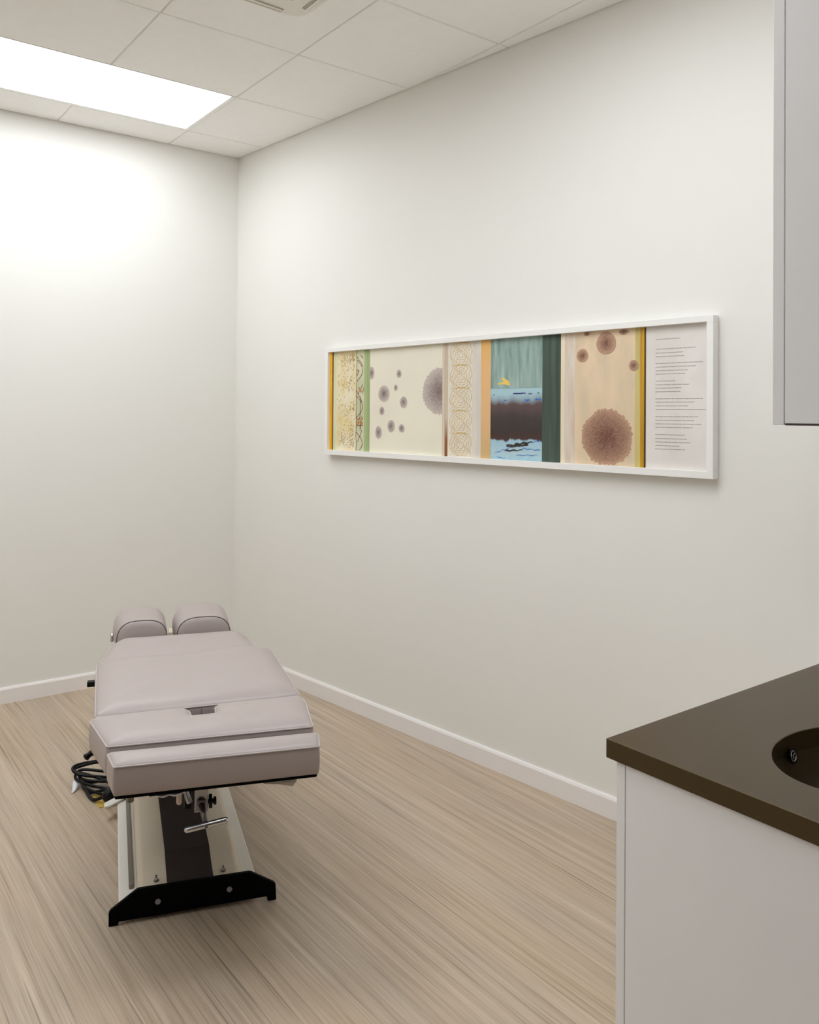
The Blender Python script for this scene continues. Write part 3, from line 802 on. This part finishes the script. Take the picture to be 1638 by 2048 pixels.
def treatment_table():
    t = thing('treatment_table', 'mauve grey padded chiropractic table on a cream and black steel base', 'treatment table', (-0.755, -1.988, 0), math.radians(-20))
    rp = round_poly
    # --- cushions (outlines run anticlockwise)
    s1 = rp([(-.220, -.366), (.299, -.378), (.314, -.288), (-.240, -.274)], .007, 4)
    c, _ = cushion_mesh('foot_cushion', s1, .530, .605, .016, .022, t, bulge=.002); board(s1, .524, .5295, .005, t)
    s2 = rp([(-.241, -.256), (.303, -.264), (.3165, -.070), (.3155, -.010), (.050, -.0195), (.050, -.094), (-.019, -.097), (-.026, -.0265), (-.288, -.034), (-.296, -.055)],
            [.010, .010, .03, .022, .022, .006, .006, .028, .012, .010], 4)
    c, _ = cushion_mesh('leg_cushion', s2, .534, .616, .021, .028, t); board([(-.25, -.25), (.30, -.255), (.31, -.02), (-.28, -.04)], .526, .5335, .01, t)
    s3 = rp([(-.285, -.022), (.3115, .001), (.293, .517), (-.314, .500)], [.010, .014, .030, .014], 5)
    def lob(x, y):
        xc = x+.003
        s = max(0, min(1, (y-.05)/.35))
        return s*(.013*math.exp(-((xc-.16)/.13)**2)+.008*math.exp(-((xc+.17)/.12)**2)+.003*math.exp(-(xc/.2)**2))
    c, _ = cushion_mesh('torso_cushion', s3, .528, .616, .029, .033, t, lobes=lob); board(s3, .520, .5275, .012, t)
    bm = nb(); box(bm, .011, -.0325, .536, .0125, -.0295, .617); obj('seam', bm, M['seam'], c)
    s4 = rp([(-.316, .534), (.270, .552), (.228, .868), (-.272, .862)], [.012, .012, .075, .05], 7)
    c, _ = cushion_mesh('chest_cushion', s4, .525, .592, .012, .03, t, lobes=lambda x, y: .021*max(0, min(1, (y-.55)/.22))**1.3); board(s4, .517, .5245, .012, t)
    # --- two headrest pads
    def headrest(cxf, wf, cxb, wb, vf, vb):
        n = 40; bm = nb(); rings = []; seamring = None
        zb_ = .575
        def arch(cx, w, y, top, s=1.0, zz=None):
            pts = []
            for k in range(n):
                th = 2*PI*k/n; c_, s_ = math.cos(th), math.sin(th)
                e = 2/3.0
                px = math.copysign(abs(c_)**e, c_); pz = math.copysign(abs(s_)**(2/2.6), s_)
                hz = (top-zb_)
                z = zb_+ (pz*hz if pz > 0 else pz*.04)
                pts.append(Vector((cx+px*w*s, y, zb_+(z-zb_)*s)))
            return pts
        N = 12
        prof = []
        top_f, top_b = .662, .664
        st = []
        st.append((cxf, wf*.30, vf-.012, zb_+.030)); st.append((cxf, wf*.70, vf-.011, zb_+.062)); st.append((cxf, wf*.93, vf-.006, top_f-.006)); st.append((cxf, wf, vf, top_f))
        for k in range(1, N+1):
            s = k/N; bul = math.sin(PI*min(1, s*1.15))*.012
            st.append((cxf+(cxb-cxf)*min(1, s*1.8), wf+(wb-wf)*min(1, math.sin(min(1, s*1.8)*PI/2))-(0.035*max(0, (s-.75)/.25)**2), vf+(vb-vf)*s, top_f+(top_b-top_f)*s+.007*math.sin(PI*s)-.03*max(0, (s-.78)/.22)**2))
        st.append((cxb, wb*.6, vb+.008, zb_+.03))
        for q, (cx, w, y, top) in enumerate(st):
            pts = arch(cx, w, y, top)
            if q == 3: seamring = pts
            rings.append([bm.verts.new(p) for p in pts])
        for r0, r1 in zip(rings, rings[1:]):
            for k in range(n): bm.faces.new((r0[k], r0[(k+1) % n], r1[(k+1) % n], r1[k]))
        bm.faces.new(rings[0]); bm.faces.new(rings[-1][::-1])
        o = obj('headrest', bm, M['vinyl'], t, smooth=True)
        bm = nb(); tube(bm, [p+Vector((0, -.0005, 0)) for p in seamring], .0018, 6, closed=True)
        obj('piping', bm, M['seam'], o, smooth=True)
        return o
    headrest(-.168, .097, -.181, .106, .925, 1.215)
    headrest(.072, .107, .068, .116, .925, 1.215)
    bm = nb(); box(bm, -.27, .95, .512, .18, 1.19, .527); obj('headrest_plate', bm, M['black'], t, bevel=.002)
    bm = nb(); box(bm, -.066, .93, .528, -.050, 1.0, .606); obj('paper_roll_bracket', bm, M['cream'], t, bevel=.002)
    bm = nb()
    cyl(bm, (-.283, .95, .580), (-.283, .95, .612), .006, 12); obj('headrest_pin', bm, M['chrome'], t, smooth=True)
    # --- under frame and lifting column
    bm = nb()
    for x in (-.13, .10): box(bm, x-.018, -.18, .470, x+.018, .85, .516)
    box(bm, -.13, -.18, .478, .10, -.15, .512); box(bm, -.13, .22, .478, .10, .26, .512); box(bm, -.13, .72, .478, .10, .76, .512)
    box(bm, -.06, .85, .480, .03, 1.17, .511)
    obj('under_frame', bm, M['black'], t, bevel=.003)
    bm = nb(); box(bm, -.145, .60, .1275, .085, .95, .300); obj('column_lower', bm, M['cream'], t, bevel=.008)
    bm = nb(); box(bm, -.125, .62, .300, .065, .90, .4695); obj('column_upper', bm, M['dark_steel'], t, bevel=.004)
    # --- base: tray, centre cover, brown strip, foot bars
    sh = lambda x, y: x-.012-.045*y
    def sprism(bm, poly, z0, z1):
        prism(bm, [(sh(x, y), y) for x, y in poly], z0, z1)
    bm = nb(); sprism(bm, [(-.203, .014), (.203, .014), (.203, 1.14), (-.203, 1.14)], .022, .050)
    obj('base_tray', bm, M['cream_light'], t, bevel=.004)
    # centre cover: swept profile, lower at the ends
    prof = [(-.152, .050), (-.150, .078), (-.138, 0), (.138, 0), (.150, .078), (.152, .050)]
    def cover_ring(y, zt_):
        return [(sh(-.151, y), y, .050), (sh(-.149, y), y, zt_-.016), (sh(-.139, y), y, zt_-.003), (sh(-.132, y), y, zt_), (sh(.132, y), y, zt_), (sh(.139, y), y, zt_-.003), (sh(.149, y), y, zt_-.016), (sh(.151, y), y, .050)]
    ys = [(.006, .089), (.03, .093), (.06, .0985), (.085, .1045), (.105, .111), (.14, .124), (.30, .127), (1.04, .127), (1.07, .115), (1.10, .098), (1.13, .090)]
    bm = nb(); rr = [[bm.verts.new(p) for p in cover_ring(y, z)] for y, z in ys]
    for a, b in zip(rr, rr[1:]):
        for k in range(8): bm.faces.new((a[k], a[(k+1) % 8], b[(k+1) % 8], b[k]))
    bm.faces.new(rr[0]); bm.faces.new(rr[-1][::-1])
    obj('base_cover', bm, M['cream'], t, bevel=.002)
    bm = nb(); w = .0675
    rr = [[bm.verts.new((sh(s*w, y), y, z+dz)) for s, dz in ((-1, -.001), (-1, .0016), (1, .0016), (1, -.001))] for y, z in [q for q in ys if q[0] <= .30] + [(.598, .127)]]
    for a, b in zip(rr, rr[1:]):
        for k in range(4): bm.faces.new((a[k], a[(k+1) % 4], b[(k+1) % 4], b[k]))
    bm.faces.new(rr[0]); bm.faces.new(rr[-1][::-1])
    obj('brown_strip', bm, M['strip'], t, smooth=False)
    for x in (-.098, .099):
        bm = nb(); xx, yy = sh(x, .034), .034
        cyl(bm, (xx, yy, .0925), (xx, yy, .0965), .0070, 18)
        for f in bm.faces: f.material_index = 1
        cyl(bm, (xx, yy, .0965), (xx, yy, .103), .0052, 6); cyl(bm, (xx, yy, .103), (xx, yy, .110), .0030, 10)
        obj('screw', bm, [M['chrome'], M['dark_steel']], t)
    bm = nb(); pts = []
    for k in range(9): th = PI+PI*k/8; pts.append((sh(-.1675, .09)+.0065*math.cos(th), .095+.0065*math.sin(th)))
    pts += [(sh(-.161, 1.0), 1.0), (sh(-.174, 1.0), 1.0)]
    prism(bm, pts, .0503, .064); obj('pedal_rail', bm, M['taupe_metal'], t, bevel=.0015)
    bm = nb(); sprism(bm, [(.1525, .02), (.1555, .02), (.1555, 1.1), (.1525, 1.1)], .0495, .0508); obj('tray_joint', bm, M['groove'], t)
    def foot_bar(y, d):
        poly = [(-.243, 0), (-.217, 0), (-.214, .010), (.214, .014), (.217, 0), (.243, 0), (.241, .046), (.236, .053), (.168, .0935), (.160, .096), (-.160, .096), (-.168, .0935), (-.237, .047), (-.243, .040)]
        bm = nb(); prism_y(bm, poly, y-d/2, y+d/2); b = obj('foot_bar', bm, M['black'], t, bevel=.0025)
        for x, z in ((-.106, .052), (.101, .055)):
            bm = nb(); n = 24; yy = y-d/2
            v0 = [bm.verts.new((x+(.0085 if k % 2 else .0072)*math.cos(2*PI*k/n), yy-.0025, z+(.0085 if k % 2 else .0072)*math.sin(2*PI*k/n))) for k in range(n)]
            v1 = [bm.verts.new((v.co.x, yy+.001, v.co.z)) for v in v0]
            bm.faces.new(v0)
            for k in range(n): bm.faces.new((v0[k], v1[k], v1[(k+1) % n], v0[(k+1) % n]))
            bm.faces.new(v1[::-1]); obj('bolt', bm, M['galv'], b)
    foot_bar(.004, .014); foot_bar(1.150, .014)
    # --- adjustment hardware below the foot cushion
    bm = nb(); box(bm, -.019, -.305, .438, .016, -.293, .524); box(bm, -.019, -.293, .500, .016, -.150, .5095)
    obj('bracket_plate', bm, M['steel'], t, bevel=.0015)
    bm = nb(); cyl(bm, (-.002, -.306, .466), (-.002, -.316, .463), .0115, 20); cyl(bm, (-.002, -.312, .464), (.006, -.348, .432), .0085, 18, .0065)
    cyl(bm, (.006, -.348, .432), (.007, -.352, .4245), .006, 14)
    h = obj('crank_shaft', bm, M['dark_steel'], t, smooth=True, auto=True)
    bm = nb(); capsule(bm, (-.039, -.352, .4195), (.058, -.352, .4315), .0080); 
    g_ = obj('crank_handle', bm, M['chrome'], t, smooth=True)
    bm = nb(); cyl(bm, (.008, -.3590, .4253), (.008, -.3610, .4253), .0045, 14); obj('handle_screw', bm, M['dark_steel'], g_)
    bm = nb(); cyl(bm, (.016, -.299, .462), (.034, -.299, .462), .006, 12); cyl(bm, (.018, -.299, .462), (.026, -.299, .462), .018, 14); cyl(bm, (.030, -.299, .462), (.037, -.299, .462), .011, 8)
    obj('lock_knob', bm, M['rubber'], t, bevel=.001)
    bm = nb(); tube(bm, spline([(-.048, -.29, .524), (-.044, -.29, .50), (-.038, -.292, .480), (-.031, -.296, .462)], 5), [.0075]*15+[.0065], 12)
    obj('release_lever', bm, M['steel'], t, smooth=True)
    bm = nb(); capsule(bm, (-.058, -.29, .515), (-.058, -.292, .467), .0080); obj('paddle', bm, M['cream'], t, smooth=True)
    bm = nb(); box(bm, -.135, -.34, .510, -.050, -.312, .5235); box(bm, -.045, -.285, .440, -.026, -.262, .476)
    obj('spring_block', bm, M['rubber'], t, bevel=.003)
    bm = nb(); tube(bm, spline([(-.12, -.325, .507), (-.10, -.335, .505), (-.085, -.322, .503), (-.07, -.337, .506), (-.05, -.325, .506)], 6), .003, 8)
    obj('spring_wire', bm, M['paper'], t, smooth=True)
    bm = nb(); cyl(bm, (.034, -.29, .49), (.034, -.29, .524), .0045, 12); obj('guide_pin', bm, M['cream'], t, smooth=True)
    bm = nb(); cyl(bm, (-.18, -.33, .500), (-.18, -.33, .524), .009, 16); obj('rubber_foot', bm, M['taupe_metal'], t, bevel=.002)
    # side lever under the leg cushion, release knob beside the torso cushion
    bm = nb()
    tube(bm, [(-.20, .0, .512), (-.285, .0, .510)], .014, 14)
    tube(bm, spline([(-.268, .002, .518), (-.284, .000, .514), (-.298, -.006, .508), (-.312, -.014, .500)], 4), [.016, .016, .015, .014, .013, .012, .010, .009, .008, .008, .0095, .0105, .006], 14)
    capsule(bm, (-.284, .004, .512), (-.284, .004, .528), .010)
    obj('side_lever', bm, M['rubber'], t, smooth=True)
    bm = nb(); box(bm, -.342, .472, .552, -.305, .498, .570)
    obj('release_knob', bm, M['rubber'], t, bevel=.003)
    # white pedal blade sticking out over the tray
    bm = nb(); pts = rp([(-.290, .648), (-.268, .655), (-.165, .765), (-.185, .790), (-.292, .682)], .006, 4)
    prism(bm, pts, .052, .060); obj('foot_pedal', bm, M['white_plastic'], t, bevel=.003)
    bm = nb(); cyl(bm, (-.186, .772, .048), (-.186, .772, .054), .012, 14); obj('pedal_pivot', bm, M['steel'], t)
    return t
table = treatment_table()

# ------------------------------------------------------------------ things on the floor beside the table
TM = Matrix.Translation((-0.755, -1.988, 0)) @ Matrix.Rotation(math.radians(-20), 4, 'Z')
def tl(x, y, z): return TM @ Vector((x, y, z))

def cable_bundle():
    base = tl(-.34, .96, 0)
    t = thing('power_cable', 'looped black power cable with plug lying on the floor beside the table base', 'cable', base, math.radians(-20))
    L = lambda x, y, z: (x+.34, y-.96, z)
    loops = [
        [(-.274, 1.12, .012), (-.33, 1.10, .05), (-.425, 1.045, .062), (-.405, .99, .05), (-.30, .98, .03), (-.274, 1.0, .02)],
        [(-.274, 1.08, .030), (-.34, 1.07, .058), (-.428, 1.035, .052), (-.36, 1.0, .036), (-.29, .93, .03), (-.274, .90, .02)],
        [(-.274, 1.00, .035), (-.32, 1.01, .045), (-.40, 1.03, .05), (-.415, .99, .035), (-.36, .93, .028), (-.28, .88, .022), (-.274, .87, .018)],
        [(-.274, .97, .02), (-.30, .94, .03), (-.37, .96, .034), (-.40, 1.0, .028), (-.37, .92, .02), (-.30, .86, .012), (-.274, .85, .012)],
        [(-.41, 1.02, .045), (-.39, .97, .03), (-.365, .90, .012), (-.352, .865, .008), (-.335, .832, .010), (-.308, .815, .022), (-.288, .805, .034)],
        [(-.274, .93, .03), (-.29, .955, .03), (-.345, .97, .02), (-.39, .99, .012), (-.36, .905, .010), (-.29, .865, .030), (-.275, .845, .035)],
    ]
    for k, lp in enumerate(loops):
        bm = nb(); tube(bm, spline([L(*p) for p in lp], 7), .0058 if k != 4 else .0066, 10)
        obj('cable_loop', bm, M['rubber'], t, smooth=True)
    # plug body: a blunt dome
    bm = nb()
    c0 = Vector(L(-.279, .790, .035)); ax = Vector((.10, .9, .25)).normalized()
    pts = [c0-ax*.018, c0-ax*.0165, c0-ax*.011, c0-ax*.002, c0+ax*.010, c0+ax*.026, c0+ax*.040, c0+ax*.05]
    tube(bm, pts, [.006, .014, .0225, .0265, .0255, .018, .011, .008], 22)
    obj('plug', bm, M['rubber'], t, smooth=True)
    # white care tag tied to the cable
    bm = nb()
    cor = [[(-.408, 1.000, .040), (-.396, .990, .038)], [(-.425, .985, .026), (-.402, .970, .022)], [(-.424, .955, .012), (-.408, .948, .010)], [(-.426, .935, .004), (-.418, .930, .004)]]
    a = [[bm.verts.new(L(*p)) for p in r] for r in cor]
    for r0, r1 in zip(a, a[1:]): bm.faces.new((r0[0], r0[1], r1[1], r1[0]))
    tg = obj('paper_tag', bm, M['paper'], t, smooth=True); md = tg.modifiers.new('s', 'SOLIDIFY'); md.thickness = .0008
    tg['label'] = 'white paper tag'
    return t
cable_bundle()

def card():
    t = thing('yellow_card', 'mustard yellow card lying flat on the floor under the black plug', 'card', tl(-.315, .777, 0), math.radians(-20))
    bm = nb(); prism(bm, [(0, 0), (.075, .010), (.060, .125), (-.036, .115)], .0002, .0022)
    obj('card_sheet', bm, M['yellow'], t)
    return t
card()

def paper_slip():
    # folded paper corner hanging from under the foot cushion, clipped to its board
    t = table
    bm = nb()
    cor = [[(.150, -.352, .5235), (.245, -.352, .5235)], [(.155, -.354, .514), (.243, -.354, .512)], [(.195, -.356, .509), (.232, -.356, .499)]]
    a = [[bm.verts.new(p) for p in r] for r in cor]
    for r0, r1 in zip(a, a[1:]): bm.faces.new((r0[0], r0[1], r1[1], r1[0]))
    o = obj('hanging_paper', bm, M['tan_paper'], t); md = o.modifiers.new('s', 'SOLIDIFY'); md.thickness = .0006
    o['label'] = 'tan paper corner'
    bm = nb(); box(bm, .165, -.350, .512, .190, -.335, .5235); obj('paper_clip', bm, M['rubber'], t, bevel=.002)
paper_slip()
